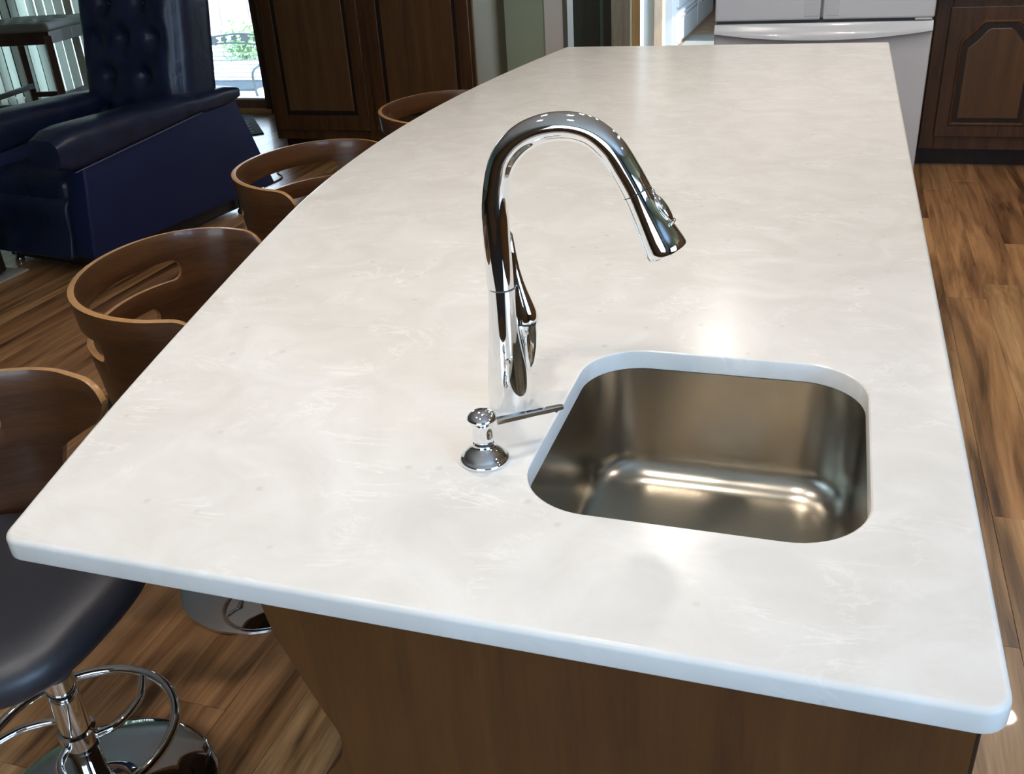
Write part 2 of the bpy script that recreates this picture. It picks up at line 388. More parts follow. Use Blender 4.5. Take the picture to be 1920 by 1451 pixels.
for a, b in ((-8.55, -7.2), (-7.15, -5.75), (-5.7, -4.47)): d1b('pane', a, b, YF+.045, YF+.051, .115, 2.07, glass, 0)
boxo('trim_1', (-4.44, -4.33, YF-.022, YF-.0, 0, 2.2), cab_wood, kind='structure')
# vertical blinds
bl = empty('vertical_blinds', (-7.0, YF-.10, 2.15), label='long pale vertical blinds hanging in front of the glass behind the bar stool', cat='blinds')
boxo('headrail', (-1.6, 1.75, -.03, .03, -.05, 0), white_tr, bl)
bm = bmesh.new()
vv = []
for i in range(7):
    t = -1+2*i/6; vv.append([bm.verts.new((t*.043, .006*(1-t*t), z)) for z in (-2.13, -.05)])
for a, b in zip(vv, vv[1:]): bm.faces.new((a[0], b[0], b[1], a[1]))
ex = bmesh.ops.solidify(bm, geom=bm.faces[:], thickness=.0012)
slat_me = me_bm('slat', bm); slat_me.materials.append(blind_m)
for i in range(34):
    o = link('slat', slat_me, None, bl); o.location = (-1.55+i*.096, 0, 0); o.rotation_euler.z = .03+R_.uniform(-.09, .09)

# casing and far room
boxo('trim_2', (-1.85, -1.722, 6.36, 6.385, 0, 2.18), white_tr, kind='structure')
boxo('trim_3', (-1.722, -1.69, 6.35, 6.50, 0, 2.14), mat('shaded_trim', (.14, .13, .11), .6), kind='structure')  # shade on the jamb is put into this darker trim colour
f2 = boxo('floor_far_room', (-3.6, .4, 6.5, 17, -.12, -.008), grout_m, bev=0, kind='structure')
bm = bmesh.new(); box(bm, .004, .326, .004, .326, -.008, 0, bev=.002, seg=1); tme = me_bm('tile', bm); tme.materials.append(tile_m)
for i in range(9):
    for j in range(31):
        x, y = -3.3+i*.33, 6.52+j*.33
        if x > -.5: continue
        o = link('tile', tme, None, f2); o.location = (x, y, 0)
boxo('ceiling_far_room', (-3.6, .5, 6.5, 17, ZC, ZC+.1), ceil_m, bev=0, kind='structure')
w2 = wallbox('wall_far_room_right', (.3, .4, 6.5, 17, -.12, .75), white_tr)
boxo('upper_wall', (.3, .4, 6.5, 17, 2.1, ZC), white_tr, w2, bev=0)
boxo('wall_pier', (.3, .4, 6.5, 6.75, .75, 2.1), white_tr, w2, bev=0)
boxo('wall_pier', (.3, .4, 10.45, 17, .75, 2.1), white_tr, w2, bev=0)
window('window_3', .3, .4, 6.75, 10.45, .75, 2.1, 'x')
wallbox('wall_far_room_end', (-3.6, .5, 17, 17.1, -.12, ZC), red_wood)
wallbox('wall_far_room_left', (-3.6, -3.5, 6.5, 17, -.12, ZC), white_tr)
# door and posts just beyond the opening
d2 = empty('door_2', (-1.7, 6.9, 0), kind='structure')
def d2b(name, x0, x1, y0, y1, z0, z1, m): return boxo(name, (x0+1.7, x1+1.7, y0-6.9, y1-6.9, z0, z1), m, d2, bev=.003)
d2b('door_leaf', -2.05, -1.605, 6.90, 6.945, .01, 2.08, dk_wood)
d2b('door_edge', -1.605, -1.575, 6.90, 6.945, .01, 2.08, mat('dim_green_edge', (.05, .07, .055), .5))
d2b('door_stop', -1.575, -1.520, 6.88, 6.96, 0, 2.1, dk_wood)
boxo('trim_4', (-1.518, -1.385, 6.88, 6.98, 0, 2.1), grey_wood, kind='structure')
boxo('trim_5', (-1.385, -1.374, 6.87, 6.99, 0, 2.1), white_tr, kind='structure')
boxo('trim_6', (-1.374, -1.318, 6.88, 6.99, 0, 2.1), tan_wood, kind='structure')
boxo('trim_7', (-1.318, -1.311, 6.87, 6.99, 0, 2.1), white_tr, kind='structure')
boxo('wall_far_room_divider', (-1.56, -1.412, 8.0, 8.1, 0, ZC), paleblue, bev=0, kind='structure')
boxo('trim_8', (-1.411, -1.344, 7.96, 8.1, 0, 2.3), wood('pale_beige_wood', (.46, .34, .25), (.54, .42, .32), (.34, .24, .17), (9, 9, .8), .5, 0), kind='structure')
# white cabinet run in the far room
fc = empty('drawer_cabinet', (-1.6, 10.3, 0), label='pale blue-white drawer cabinet standing far off through the doorway', cat='cabinet')
boxo('body', (-.6, 0, 0, 3.0, 0, .86), paleblue, fc, bev=.004)
boxo('end_panel', (-.6, -.035, -.02, -.0, 0, .86), paleblue, fc, bev=.003)
for j in range(2):
    for z0, z1 in ((.04, .36), (.38, .86)):
        dr = boxo('drawer', (.0, .022, .03+j*1.45, 1.44+j*1.45, z0, z1), paleblue, fc, bev=.004)
        boxo('handle', (.022, .035, .2+j*1.45, 1.3+j*1.45, z1-.10, z1-.075), white_pl, dr, bev=.003)
        boxo('handle', (.022, .035, .2+j*1.45, 1.3+j*1.45, z1-.05, z1-.03), white_pl, dr, bev=.003)
t = boxo('floor_runner', (-1.56, -.8, 10.2, 11.15, .0005, .008), rug_m, bev=.002, label='pale grey mat on the tan floor beyond the doorway with sun patches', cat='mat')
bc = boxo('brown_cupboard', (-2.6, -1.66, 13.45, 16.6, 0, 2.0), red_wood, bev=.01, label='tall reddish-brown wooden cupboard at the far end of the passage', cat='cupboard')

# outside
gr = boxo('patio_ground', (-16, 2, YF+.12, 24, -.5, -.4), concrete, bev=0, kind='structure')
# step: keep the far room's slab above the patio
hedge = bmesh.new()
for i in range(700):
    a = Vector((R_.gauss(0, .16), R_.gauss(0, .16), abs(R_.gauss(.22, .12))))
    u = Vector((R_.uniform(-1, 1), R_.uniform(-1, 1), R_.uniform(-.5, 1))).normalized()*.05; w_ = u.cross(Vector((R_.uniform(-1, 1), R_.uniform(-1, 1), 1))).normalized()*.022
    ps = [a-u, a+w_, a+u, a-w_]; hedge.faces.new([hedge.verts.new(p) for p in ps])
me = bpy.data.meshes.new('foliage'); hedge.to_mesh(me); hedge.free()
sh = empty('shrub', (-8.2, 12.6, -.4), label='small green shrub standing out on the bright patio', cat='shrub')
link('foliage', me, leaf_m, sh, kind='stuff')
bm = bmesh.new(); tube(bm, [(0, 0, 0), (.02, .01, .3)], .02, 8); link('stem', me_bm('stem', bm), red_wood, sh)
# ornate garden bench: frieze with leaves over a mesh back
gb = empty('garden_bench', (-5.75, 8.5, -.4), label='ornate grey metal garden bench with leaf frieze seen through the patio door', cat='bench')
def bar(name, pts, r, parent, m, **kw):
    bm = bmesh.new(); tube(bm, pts, r, 8, **kw); return link(name, me_bm(name, bm), m, parent, smooth=True)
xs = [-.55+i*.055 for i in range(21)]
bar('top_rail', [(x, 0, .835+.012*math.sin(x*9)) for x in xs], .010, gb, iron)
bar('frieze_rail', [(x, 0, .755+.010*math.sin(x*9+1)) for x in xs], .009, gb, iron)
bar('seat_rail', [(-.55, 0, .40), (.55, 0, .40)], .012, gb, iron)
bar('seat_rail', [(-.55, -.45, .40), (.55, -.45, .40)], .012, gb, iron)
bm = bmesh.new()
for i in range(60): tube(bm, [(-.54+i*.0183, 0, .40), (-.54+i*.0183, 0, .755)], .0025, 4)
for i in range(8): tube(bm, [(-.55, 0, .44+i*.04), (.55, 0, .44+i*.04)], .0025, 4)
for i in range(12): tube(bm, [(-.55, -.04*i, .402), (.55, -.04*i, .402)], .0045, 4)
link('mesh_back', me_bm('mesh_back', bm), iron, gb, kind='stuff')
for i in range(9):
    bm = bmesh.new(); s = .026 if i % 3 else .04
    pts = [(s*math.cos(a)*1.3*(1+.25*math.cos(5*a)), s*math.sin(a)*(1+.25*math.cos(5*a))) for a in [2*PI*q/20 for q in range(20)]]
    prism(bm, pts, 1, -.006, .006)
    o = link('leaf', me_bm('leaf', bm), iron, gb); o.location = (-.48+i*.12, 0, .797+.012*math.sin((-.48+i*.12)*9))
for x in (-.55, .55):
    bar('leg', spline([(x, 0, .835), (x, .01, .4), (x, .06, 0)], 5), .012, gb, iron); bar('leg', spline([(x, 0, .6), (x, -.42, .58), (x, -.45, .4), (x, -.40, .2), (x, -.46, 0)], 5), .012, gb, iron)
fence = empty('garden_fence', (-9, 16, -.4), label='pale board fence at the far side of the patio', cat='fence')
bm = bmesh.new(); box(bm, 0, .19, 0, .02, 0, 1.7, bev=.003, seg=1); fme = me_bm('board', bm); fme.materials.append(grey_wood)
for i in range(40):
    o = link('board', fme, None, fence); o.location = (-5+i*.2, R_.uniform(-.004, .004), 0)

# recessed ceiling lamps, several of them added only as fill light
bm = bmesh.new(); lathe(bm, [(.062, -.001), (.085, -.001), (.09, -.008), (.085, -.012), (.066, -.010), (.058, -.002)], 32); rim_me = me_bm('rim', bm); rim_me.shade_smooth(); rim_me.materials.append(white_tr)
bm = bmesh.new(); lathe(bm, [(0, -.004), (.058, -.004), (.060, -.001)], 24); len_me = me_bm('lens', bm); len_me.materials.append(lens_m)
for i, (x, y) in enumerate(CANS):
    t = empty('recessed_or_fill_light', (x, y, ZC), label='round recessed ceiling lamp with a warm lens, in a set with added fill lamps', cat='lamp', group='recessed ceiling lamps')
    link('rim', rim_me, None, t); link('lens', len_me, None, t)

# ------------------------------------------------------------------ the island
H = .58
edge_pts = [(-1.395, 1.055), (-1.57, 1.675), (-1.834, 2.749), (-1.955, 3.35), (-2.036, 4.051), (-2.062, 4.75), (-2.036, 5.514), (-1.965, 6.3), (-1.874, 6.995)]
left = [(p.x*H, p.y*H) for p in spline([(x, y, 0) for x, y in edge_pts], 6)]
XRt = .1775; Y0 = .611; Y1 = 4.055
def corner(p, a, b, r, n=7):
    p, a, b = Vector(p).to_2d(), Vector(a).to_2d(), Vector(b).to_2d()
    u = (a-p).normalized(); w = (b-p).normalized(); ang = u.angle(w); d = r/math.tan(ang/2)
    c = p+(u+w).normalized()*(r/math.sin(ang/2)); s = p+u*d; e = p+w*d
    a0 = math.atan2(s.y-c.y, s.x-c.x); a1 = math.atan2(e.y-c.y, e.x-c.x); da = (a1-a0+PI) % (2*PI)-PI
    return [(c.x+r*math.cos(a0+da*i/n), c.y+r*math.sin(a0+da*i/n)) for i in range(n+1)]
left[0] = (left[0][0], Y0)
cNL = corner(left[0], (XRt, Y0), left[3], .028); cNR = corner((XRt, Y0), (XRt, Y1), left[0], .026)[::-1]
cFR = corner((XRt+.004, Y1), (-1, Y1), (XRt, Y0), .018)[::-1]; cFL = corner(left[-1], left[-3], (XRt, Y1), .02)[::-1]
# order: near-left -> near-right -> far-right -> far-left -> back down the bowed edge
# sanity ordering handled below
hole = rrect(-.2925, .0745, .797, 1.199, .082, 12)
def curve_plate(name, loops, thick, bev, z):
    cu = bpy.data.curves.new(name, 'CURVE'); cu.dimensions = '2D'; cu.fill_mode = 'BOTH'
    cu.extrude = thick/2-bev; cu.bevel_depth = bev; cu.bevel_resolution = 3; cu.offset = -bev
    for lp in loops:
        s = cu.splines.new('POLY'); s.points.add(len(lp)-1); s.use_cyclic_u = True
        for p, q in zip(s.points, lp): p.co = (q[0], q[1], 0, 1)
    o = bpy.data.objects.new(name, cu); COL.objects.link(o)
    dg = bpy.context.evaluated_depsgraph_get(); me = bpy.data.meshes.new_from_object(o.evaluated_get(dg))
    bpy.data.objects.remove(o); bpy.data.curves.remove(cu)
    me.transform(Matrix.Translation((0, 0, z-thick/2))); me.materials.clear()
    return me
def fix_order(c, start, end):
    return c if (Vector(c[0])-Vector(start)).length < (Vector(c[-1])-Vector(start)).length else list(reversed(c))
cNL = fix_order(cNL, left[3], None); cNR = fix_order(cNR, left[0], None); cFR = fix_order(cFR, (XRt, Y0), None); cFL = fix_order(cFL, (XRt, Y1), None)
outer = cNL+cNR+cFR+cFL+list(reversed(left[3:-2]))
def offs(lp, d):
    # shift a loop by d along its normals (positive grows a counter-clockwise loop)
    n = len(lp); out = []
    for i in range(n):
        a, b = Vector(lp[i-1]), Vector(lp[(i+1) % n]); t = (b-a).normalized(); out.append((lp[i][0]+t.y*d, lp[i][1]-t.x*d))
    return out
T_SLAB = .0268
def slab_mesh():
    bm = bmesh.new()
    b = .006
    prof_o = []                                              # (inset, z) from bottom face to top face
    for k in range(5): t = PI/2*k/4; prof_o.append((-b*.6*(1-math.sin(t)), -T_SLAB+b*.6*(1-math.cos(t))))
    for k in range(6): t = PI/2*k/5; prof_o.append((-b*(1-math.cos(t)), -b*(1-math.sin(t))))
    def ring(lp, d, z): return [bm.verts.new((x, y, .915+z)) for x, y in offs(lp, d)]
    ro = [ring(outer, d, z) for d, z in prof_o]
    prof_h = [(.0, -T_SLAB), (0, -.003), (.0008, -.0012), (.0028, 0)]
    rh = [ring(hole, d, z) for d, z in prof_h]
    for rings in (ro, rh):
        for a, c in zip(rings, rings[1:]):
            n = len(a)
            for i in range(n): bm.faces.new((a[i], a[(i+1) % n], c[(i+1) % n], c[i]))
    for ra, rb in ((ro[0], rh[0]), (ro[-1], rh[-1])):
        es = []
        for rr in (ra, rb):
            for i in range(len(rr)):
                e = bm.edges.get((rr[i], rr[(i+1) % len(rr)])); es.append(e)
        bmesh.ops.triangle_fill(bm, edges=es, use_beauty=True)
    return me_bm('countertop', bm)
top = link('countertop', slab_mesh(), quartz, label='long white quartz island countertop with a bowed seating edge', cat='countertop', smooth=math.radians(35))
for p_ in top.data.polygons:
    if abs(p_.normal.z) > .9995: p_.use_smooth = False

ic = empty('island_cabinet', (-.1, 2.3, 0), label='brown wooden island cabinet under the white countertop', cat='cabinet')
def icb(name, b, m, bev=.002): return boxo(name, (b[0]+.1, b[1]+.1, b[2]-2.3, b[3]-2.3, b[4], b[5]), m, ic, bev=bev)
TB = .915-T_SLAB-.0005
# hollow carcass so that the sink bowl has room
icb('side', (-.42, -.40, .665, 3.96, .09, TB), island_wood); icb('side', (.137, .155, .665, 3.96, .09, TB), island_wood)
icb('back', (-.42, .155, 3.962, 3.98, .0, TB), island_wood); icb('bottom', (-.40, .137, .665, 3.96, .09, .11), island_wood)
icb('toe_kick', (-.37, .10, .665, 3.96, 0, .09), groove)
bm = bmesh.new()
prof = [(-.5146, TB), (-.5055, .8335), (-.4899, .7931), (-.4652, .7343), (-.4515, .706), (-.4465, .685), (-.452, .66), (-.4643, .6407), (-.4729, .6287), (-.50, .58), (-.52, .5), (-.525, .4), (-.525, .0), (.1585, 0), (.1585, TB)]
sp = [(p.x, p.y) for p in spline([(a, b, 0) for a, b in prof[:11]], 5)]+prof[11:]
prism(bm, [(a+.1, b) for a, b in sp], 1, .636-2.3, .664-2.3)
link('end_panel', me_bm('end_panel', bm), island_wood, ic)
icb('corner_post', (.1588, .163, .640, .70, .0, TB), groove, .001)
for i in range(7):
    y = .72+i*.46
    dd = icb('door', (.1552, .172, y, y+.44, .13, .70), cab_wood, .003); icb('drawer', (.1552, .172, y, y+.44, .715, TB-.01), cab_wood, .003)

# sink
sk = empty('sink', (-.109, .998, .888), label='undermount stainless steel bar sink set into the white countertop', cat='sink')
bm = bmesh.new()
hx, hy = (.0745+.2925)/2+.002, (1.199-.797)/2+.002
prof = [(.022, -.0006), (.0, -.0006), (0, -.004), (-.001, -.05), (-.003, -.10), (-.005, -.130)]
rb = .045
for k in range(1, 9):
    t = PI/2*k/8; prof.append((-.005-rb*(1-math.cos(t)), -.130-rb*math.sin(t)))
rings = []
for d, z in prof:
    rr = max(.082+d*.75, .03)
    lp = rrect(-hx-d, hx+d, -hy-d, hy+d, rr, 12); rings.append([bm.verts.new((x, y, z)) for x, y in lp])
zf = prof[-1][1]
for q, (f, dz) in enumerate(((.6, -.0015), (.3, -.004))):
    rings.append([bm.verts.new((v_.co.x*f, v_.co.y*f, zf+dz)) for v_ in rings[len(prof)-1]])
circ = []
n = len(rings[0])
for v_ in rings[0]:
    a = math.atan2(v_.co.y, v_.co.x); circ.append(bm.verts.new((.042*math.cos(a), .042*math.sin(a), zf-.005)))
rings.append(circ)
for a, b in zip(rings, rings[1:]):
    for i in range(n): bm.faces.new((a[i], a[(i+1) % n], b[(i+1) % n], b[i]))
bmesh.ops.recalc_face_normals(bm, faces=bm.faces)
bowl = link('bowl', me_bm('bowl', bm), steel, sk, smooth=math.radians(50))
bm = bmesh.new(); lathe(bm, [(.058, zf-.001), (.055, zf+.0015), (.044, zf+.0005), (.040, zf-.006), (.038, zf-.012), (0, zf-.013)], 40)
dr = link('drain', me_bm('drain', bm), chrome, sk, smooth=math.radians(50))
bm = bmesh.new()
for k in range(8):
    a = PI/4*k; lathe(bm, [(.004, zf-.0118), (.003, zf-.011), (0, zf-.011)], 8, Matrix.Translation((.02*math.cos(a), .02*math.sin(a), 0)))
link('strainer_hole', me_bm('strainer_hole', bm), dark_gap, dr)
bm = bmesh.new()
lp0 = rrect(-hx-.0008, hx+.0008, -hy-.0008, hy+.0008, .083, 12); tube(bm, [(x, y, -.0012) for x, y in lp0], .0012, 6, closed=True)
link('sealant', me_bm('sealant', bm), dark_gap, sk)

# faucet
FX, FY = -.3605, 1.0115
fa = empty('faucet', (FX, FY, .915), label='tall chrome pull-down faucet with an arched neck beside the sink', cat='faucet')
def fo(name, bm, m=chrome, parent=fa, sm=True): return link(name, me_bm(name, bm), m, parent, smooth=sm)
bm = bmesh.new()
body = [(0, 0), (.0262, 0), (.0265, .003), (.0265, .012), (.0262, .03), (.0250, .05), (.0226, .08), (.0200, .105), (.0181, .13), (.0172, .150), (.0169, .1595), (.0155, .1602), (0, .1602)]
lathe(bm, [(r, z) for r, z in body], 56)
fo('body', bm, sm=math.radians(40))
bm = bmesh.new(); tube(bm, [(0, 0, .1595), (0, 0, .1612)], .0160, 48); fo('seam_ring', bm, chrome_seam)
neck = [(-.0010, .1612), (-.0022, .20), (-.0026, .233), (-.0020, .2586), (.0024, .287), (.0113, .3148), (.0296, .336), (.055, .3492), (.0854, .3536), (.1133, .3476), (.1354, .3301), (.1512, .306), (.1638, .2835)]
P = spline([(x, 0, z) for x, z in neck], 7); nn = len(P)
bm = bmesh.new(); tube(bm, P, [.0168-.0012*min(i/(nn*.3), 1)+.0014*max(0, (i/nn-.7)/.3) for i in range(nn)], 40); fo('neck', bm, sm=math.radians(60))
a = Vector((.1638, 0, .2835)); b = Vector((.1975, 0, .2160)); ax = (b-a).normalized()
bm = bmesh.new(); tube(bm, [a, a+ax*.0014], .0153, 40); fo('seam_ring', bm, chrome_seam)
bm = bmesh.new()
pr_ = [(0, .0168), (.1, .0170), (.3, .0182), (.55, .0205), (.75, .0228), (.9, .0246), (.97, .0252), (1.0, .0246)]
aa = a+ax*.0014; ln = (b-aa).length
tube(bm, [aa+ax*ln*t for t, r in pr_], [r for t, r in pr_], 48); hd = fo('spray_head', bm, sm=math.radians(50))
bm = bmesh.new(); tube(bm, [b-ax*.001, b+ax*.0006], [.021, .020], 40); fo('spray_face', bm, mat('dark_grey_rubber', (.05, .05, .055), .5), hd)
# spray button: an oval pad on the outer-front face of the head
side = Vector((1.0, -.02, .5)); side = (side-ax*side.dot(ax)).normalized()
bm = bmesh.new()
c0 = aa+ax*ln*.12; c1 = aa+ax*ln*.62
pts = []; rr = []
for k in range(13):
    t = k/12; base = c0.lerp(c1, t); r_h = .0172+(.0208-.0172)*t
    pts.append(base+side*(r_h-.0015+.0015*math.sin(PI*t)+.0025*(t**3))); rr.append(.0088*math.sqrt(max(.02, 1-(2*t-1)**2))+.0004)
tube(bm, pts, rr, 20, flat=.5); fo('spray_button', bm, parent=hd)
bm = bmesh.new(); tip = pts[-1]
tube(bm, [tip+ax.cross(side)*x+side*.0018*(1-(x/.009)**2) for x in [-.009+.0015*i for i in range(13)]], .0016, 8); fo('button_lip', bm, parent=hd)
bm = bmesh.new(); tube(bm, [pts[0]-ax*.001-side*.002, pts[0]-ax*.001+side*.0024], [.005, .0042], 16); fo('button_hinge', bm, parent=hd)
# valve body and lever on the right-hand side
bm = bmesh.new()
vb = [(.0200, .018, .036), (.0205, .018, .055), (.0215, .0175, .077), (.0225, .017, .095), (.0232, .017, .1085)]
tube(bm, vb, [.004, .0100, .0128, .0135, .0132], 32); lv = fo('valve_housing', bm, sm=math.radians(60))
bm = bmesh.new(); tube(bm, [(.0232, .017, .1085), (.0233, .017, .1120)], .0118, 32); fo('seam_ring', bm, chrome_seam)
bm = bmesh.new()
lp = [(.0234, .017, .1120), (.0234, .017, .1160), (.0222, .0165, .124), (.0202, .016, .135), (.0176, .016, .148), (.0146, .016, .163), (.0118, .0165, .178), (.0092, .017, .198), (.0068, .0175, .222), (.0064, .018, .226)]
tube(bm, lp, [.0152, .0150, .0138, .0118, .0094, .0074, .0064, .0056, .0044, .001], 32); fo('lever', bm, sm=math.radians(60))

# soap dispenser
sd = empty('soap_dispenser', (-.3470, .8755, .915), label='small chrome soap dispenser with a thin spout standing in front of the faucet', cat='soap dispenser')
bm = bmesh.new()
lathe(bm, [(0, 0), (.0282, 0), (.0288, .0015), (.0288, .004), (.0275, .0062), (.0262, .0068), (.0250, .0090), (.0215, .0130), (.0170, .0168), (.0135, .0195), (.0125, .0215), (.0122, .0235), (0, .0235)], 56)
link('base', me_bm('base', bm), chrome, sd, smooth=math.radians(45))
bm = bmesh.new(); lathe(bm, [(.0100, .0235), (.0100, .0262)], 40); link('collar', me_bm('collar', bm), chrome_seam, sd, smooth=True)
bm = bmesh.new()
lathe(bm, [(0, .0262), (.0112, .0262), (.0122, .0275), (.0124, .034), (.0119, .040), (.0121, .046), (.0138, .0510), (.0166, .0545), (.0174, .0560), (.0172, .0572), (.0150, .0605), (.0110, .0635), (.0055, .0655), (0, .0660)], 48)
hd2 = link('pump_head', me_bm('pump_head', bm), chrome, sd, smooth=math.radians(45))
d0 = Vector((.0115, .0155, .0440)); d1_ = Vector((.0790, .0600, .0470)); dv = (d1_-d0).normalized(); sv = dv.cross(Vector((0, 0, 1))).normalized(); uv_ = sv.cross(dv)
bm = bmesh.new(); ring2 = []
for t, w_, h_ in ((0, .0042, .0042), (.08, .0042, .0042), (.95, .0033, .0032), (1.0, .0026, .0026)):
    c = d0.lerp(d1_, t); ring2.append([bm.verts.new(c+sv*a*w_+uv_*b*h_) for a, b in ((-1, -.6), (-.6, -1), (.6, -1), (1, -.6), (1, .6), (.6, 1), (-.6, 1), (-1, .6))])
for a, b in zip(ring2, ring2[1:]):
    for i in range(8): bm.faces.new((a[i], a[(i+1) % 8], b[(i+1) % 8], b[i]))
bm.faces.new(ring2[0]); bm.faces.new(ring2[-1][::-1])
spt = link('spout', me_bm('spout', bm), chrome, sd)
bm = bmesh.new(); q = d0.lerp(d1_, .90); tube(bm, [q-uv_*.002, q-uv_*.0052], .0018, 12); link('nozzle', me_bm('nozzle', bm), chrome_seam, spt)

# ------------------------------------------------------------------ refrigerator
rf = empty('refrigerator', (-.094, 5.15, 0), label='white french-door refrigerator beyond the far end of the island', cat='refrigerator')
W2 = .512
boxo('body', (-W2+.004, W2-.004, .07, .80, .02, 1.78), white_pl, rf, bev=.006)
for s, x0, x1 in ((-1, -W2, -.006), (1, .006, W2)):
    dd = boxo('door', (x0, x1, 0, .066, .866, 1.78), white_pl, rf, bev=.009, seg=3)
    hx0, hx1 = (-.080, -.012) if s < 0 else (.020, .078)
    boxo('handle_plate', (hx0, hx1, -.0022, .001, .884, 1.4), white_pl2, dd, bev=.0008)
boxo('gasket', (-W2+.01, W2-.01, .02, .07, .845, .868), grey_gap, rf, bev=0)
boxo('hinge_cap', (W2-.085, W2-.01, .0, .03, .856, .866), white_pl2, rf, bev=.002)
boxo('freezer_drawer', (-W2, W2, .0, .066, .06, .846), white_pl, rf, bev=.008, seg=3)
# bowed pull: bulging band whose lower lip sags in the middle
bm = bmesh.new(); nx = 40; rows = 9
g = []
for i in range(nx+1):
    u = -1+2*i/nx; zl = .775+.036*u*u; zt = .852; col = []
    for j in range(rows+1):
        t = j/rows; z = zt+(zl-zt)*t; y = -.034*math.sin(t*PI*.5)**1.3*(1-.25*u**4)+.0
        col.append(bm.verts.new((u*(W2-.002), y, z)))
    col.append(bm.verts.new((u*(W2-.002), -.020, zl-.004))); col.append(bm.verts.new((u*(W2-.002), .005, zl-.006)))
    g.append(col)
for a, b in zip(g, g[1:]):
    for j in range(len(a)-1): bm.faces.new((a[j], a[j+1], b[j+1], b[j]))
tops = [bm.verts.new((c[0].co.x, .066, .852)) for c in g]
for i in range(nx): bm.faces.new((g[i][0], g[i+1][0], tops[i+1], tops[i]))
link('drawer_handle', me_bm('drawer_handle', bm), white_pl2, rf, smooth=math.radians(40))
boxo('grille', (-W2+.02, W2-.02, .03, .07, .02, .058), grey_gap, rf, bev=0)
for sx in (-.42, .42):
    for sy in (.12, .72):
        bm = bmesh.new(); lathe(bm, [(0, 0), (.02, 0), (.02, .018), (.012, .021), (0, .021)], 16); o = link('foot', me_bm('foot', bm), black, rf); o.location = (sx, sy, 0)

# ------------------------------------------------------------------ kitchen base cabinets on the right
def arch_panel(x0, x1, z0, zs, z1, n=8):
    # cathedral outline: square bottom, stepped ogee shoulders, flat top
    w = x1-x0; a = .062
    L_ = [(x0, z0), (x0, zs)]
    sh_ = spline([(x0, zs, 0), (x0+.006, zs+.022, 0), (x0+.036, zs+.048, 0), (x0+.060, zs+.075, 0), (x0+.078, zs+.098, 0), (x0+.10, z1, 0)], 3)
    L_ = [(x0, z0)]+[(p.x, p.y) for p in sh_]
    Rr = [(x0+x1-x, z) for x, z in reversed(L_)]
    return L_+Rr
def kitchen_cab(X, w, label, nd=1):
    c = empty('base_cabinet', (X, 5.76, 0), label=label, cat='cabinet')
    boxo('carcass', (0, w, .02, .62, .10, .885), cab_wood, c, bev=.002)
    boxo('toe_kick', (0, w, .075, .62, 0, .10), groove, c, bev=0)
    boxo('face_frame', (0, .075, .0, .02, .10, .885), cab_wood, c); boxo('face_frame', (w-.035, w, .0, .02, .10, .885), cab_wood, c)
    boxo('face_frame', (.075, w-.035, .0, .02, .10, .19), cab_wood, c); boxo('face_frame', (.075, w-.035, .0, .02, .835, .885), cab_wood, c)
    x0, x1, z0, z1 = .067, w-.025, .172, .842
    d = boxo('door', (x0, x1, -.020, -.001, z0, z1), cab_wood, c, bev=.004, seg=2)
    pts = arch_panel(x0+.072, x1-.072, z0+.068, z1-.190, z1-.075)
    def ringp(pts, y, off):
        cx = (x0+x1)/2; cz = (z0+z1)/2
        return [(x+(off if x < cx else -off), y, z+(off if z < cz else -off)) for x, z in pts]
    bm = bmesh.new()
    rs = [ringp(pts, -.0202, -.008), ringp(pts, -.0255, -.003), ringp(pts, -.0255, .003), ringp(pts, -.0215, .006), ringp(pts, -.0203, .010)]
    R_s = [[bm.verts.new(p) for p in r] for r in rs]; n = len(pts)
    for a, b in zip(R_s, R_s[1:]):
        for i in range(n): bm.faces.new((a[i], a[(i+1) % n], b[(i+1) % n], b[i]))
    link('moulding', me_bm('moulding', bm), cab_wood, d)
    bm = bmesh.new(); A = [bm.verts.new(p) for p in ringp(pts, -.0204, .010)]; B = [bm.verts.new(p) for p in ringp(pts, -.0206, .034)]
    for i in range(n): bm.faces.new((A[i], A[(i+1) % n], B[(i+1) % n], B[i]))
    link('panel_groove', me_bm('panel_groove', bm), groove, d)
    bm = bmesh.new(); A = [bm.verts.new(p) for p in ringp(pts, -.0206, .033)]; B = [bm.verts.new(p) for p in ringp(pts, -.0225, .036)]
    for i in range(n): bm.faces.new((A[i], A[(i+1) % n], B[(i+1) % n], B[i]))
    bm.faces.new(B)
    link('raised_panel', me_bm('raised_panel', bm), panel_wood, d)
    return c
kitchen_cab(.4757, .60, 'dark oak base cabinet with an arched raised-panel door, directly right of the refrigerator')
kitchen_cab(1.078, .60, 'dark oak base cabinet, second from the refrigerator')
boxo('rear_countertop', (.43, 2.29, 5.72, 6.38, .886, .92), quartz, bev=.004, label='white worktop on the dark base cabinets along the far wall', cat='countertop')

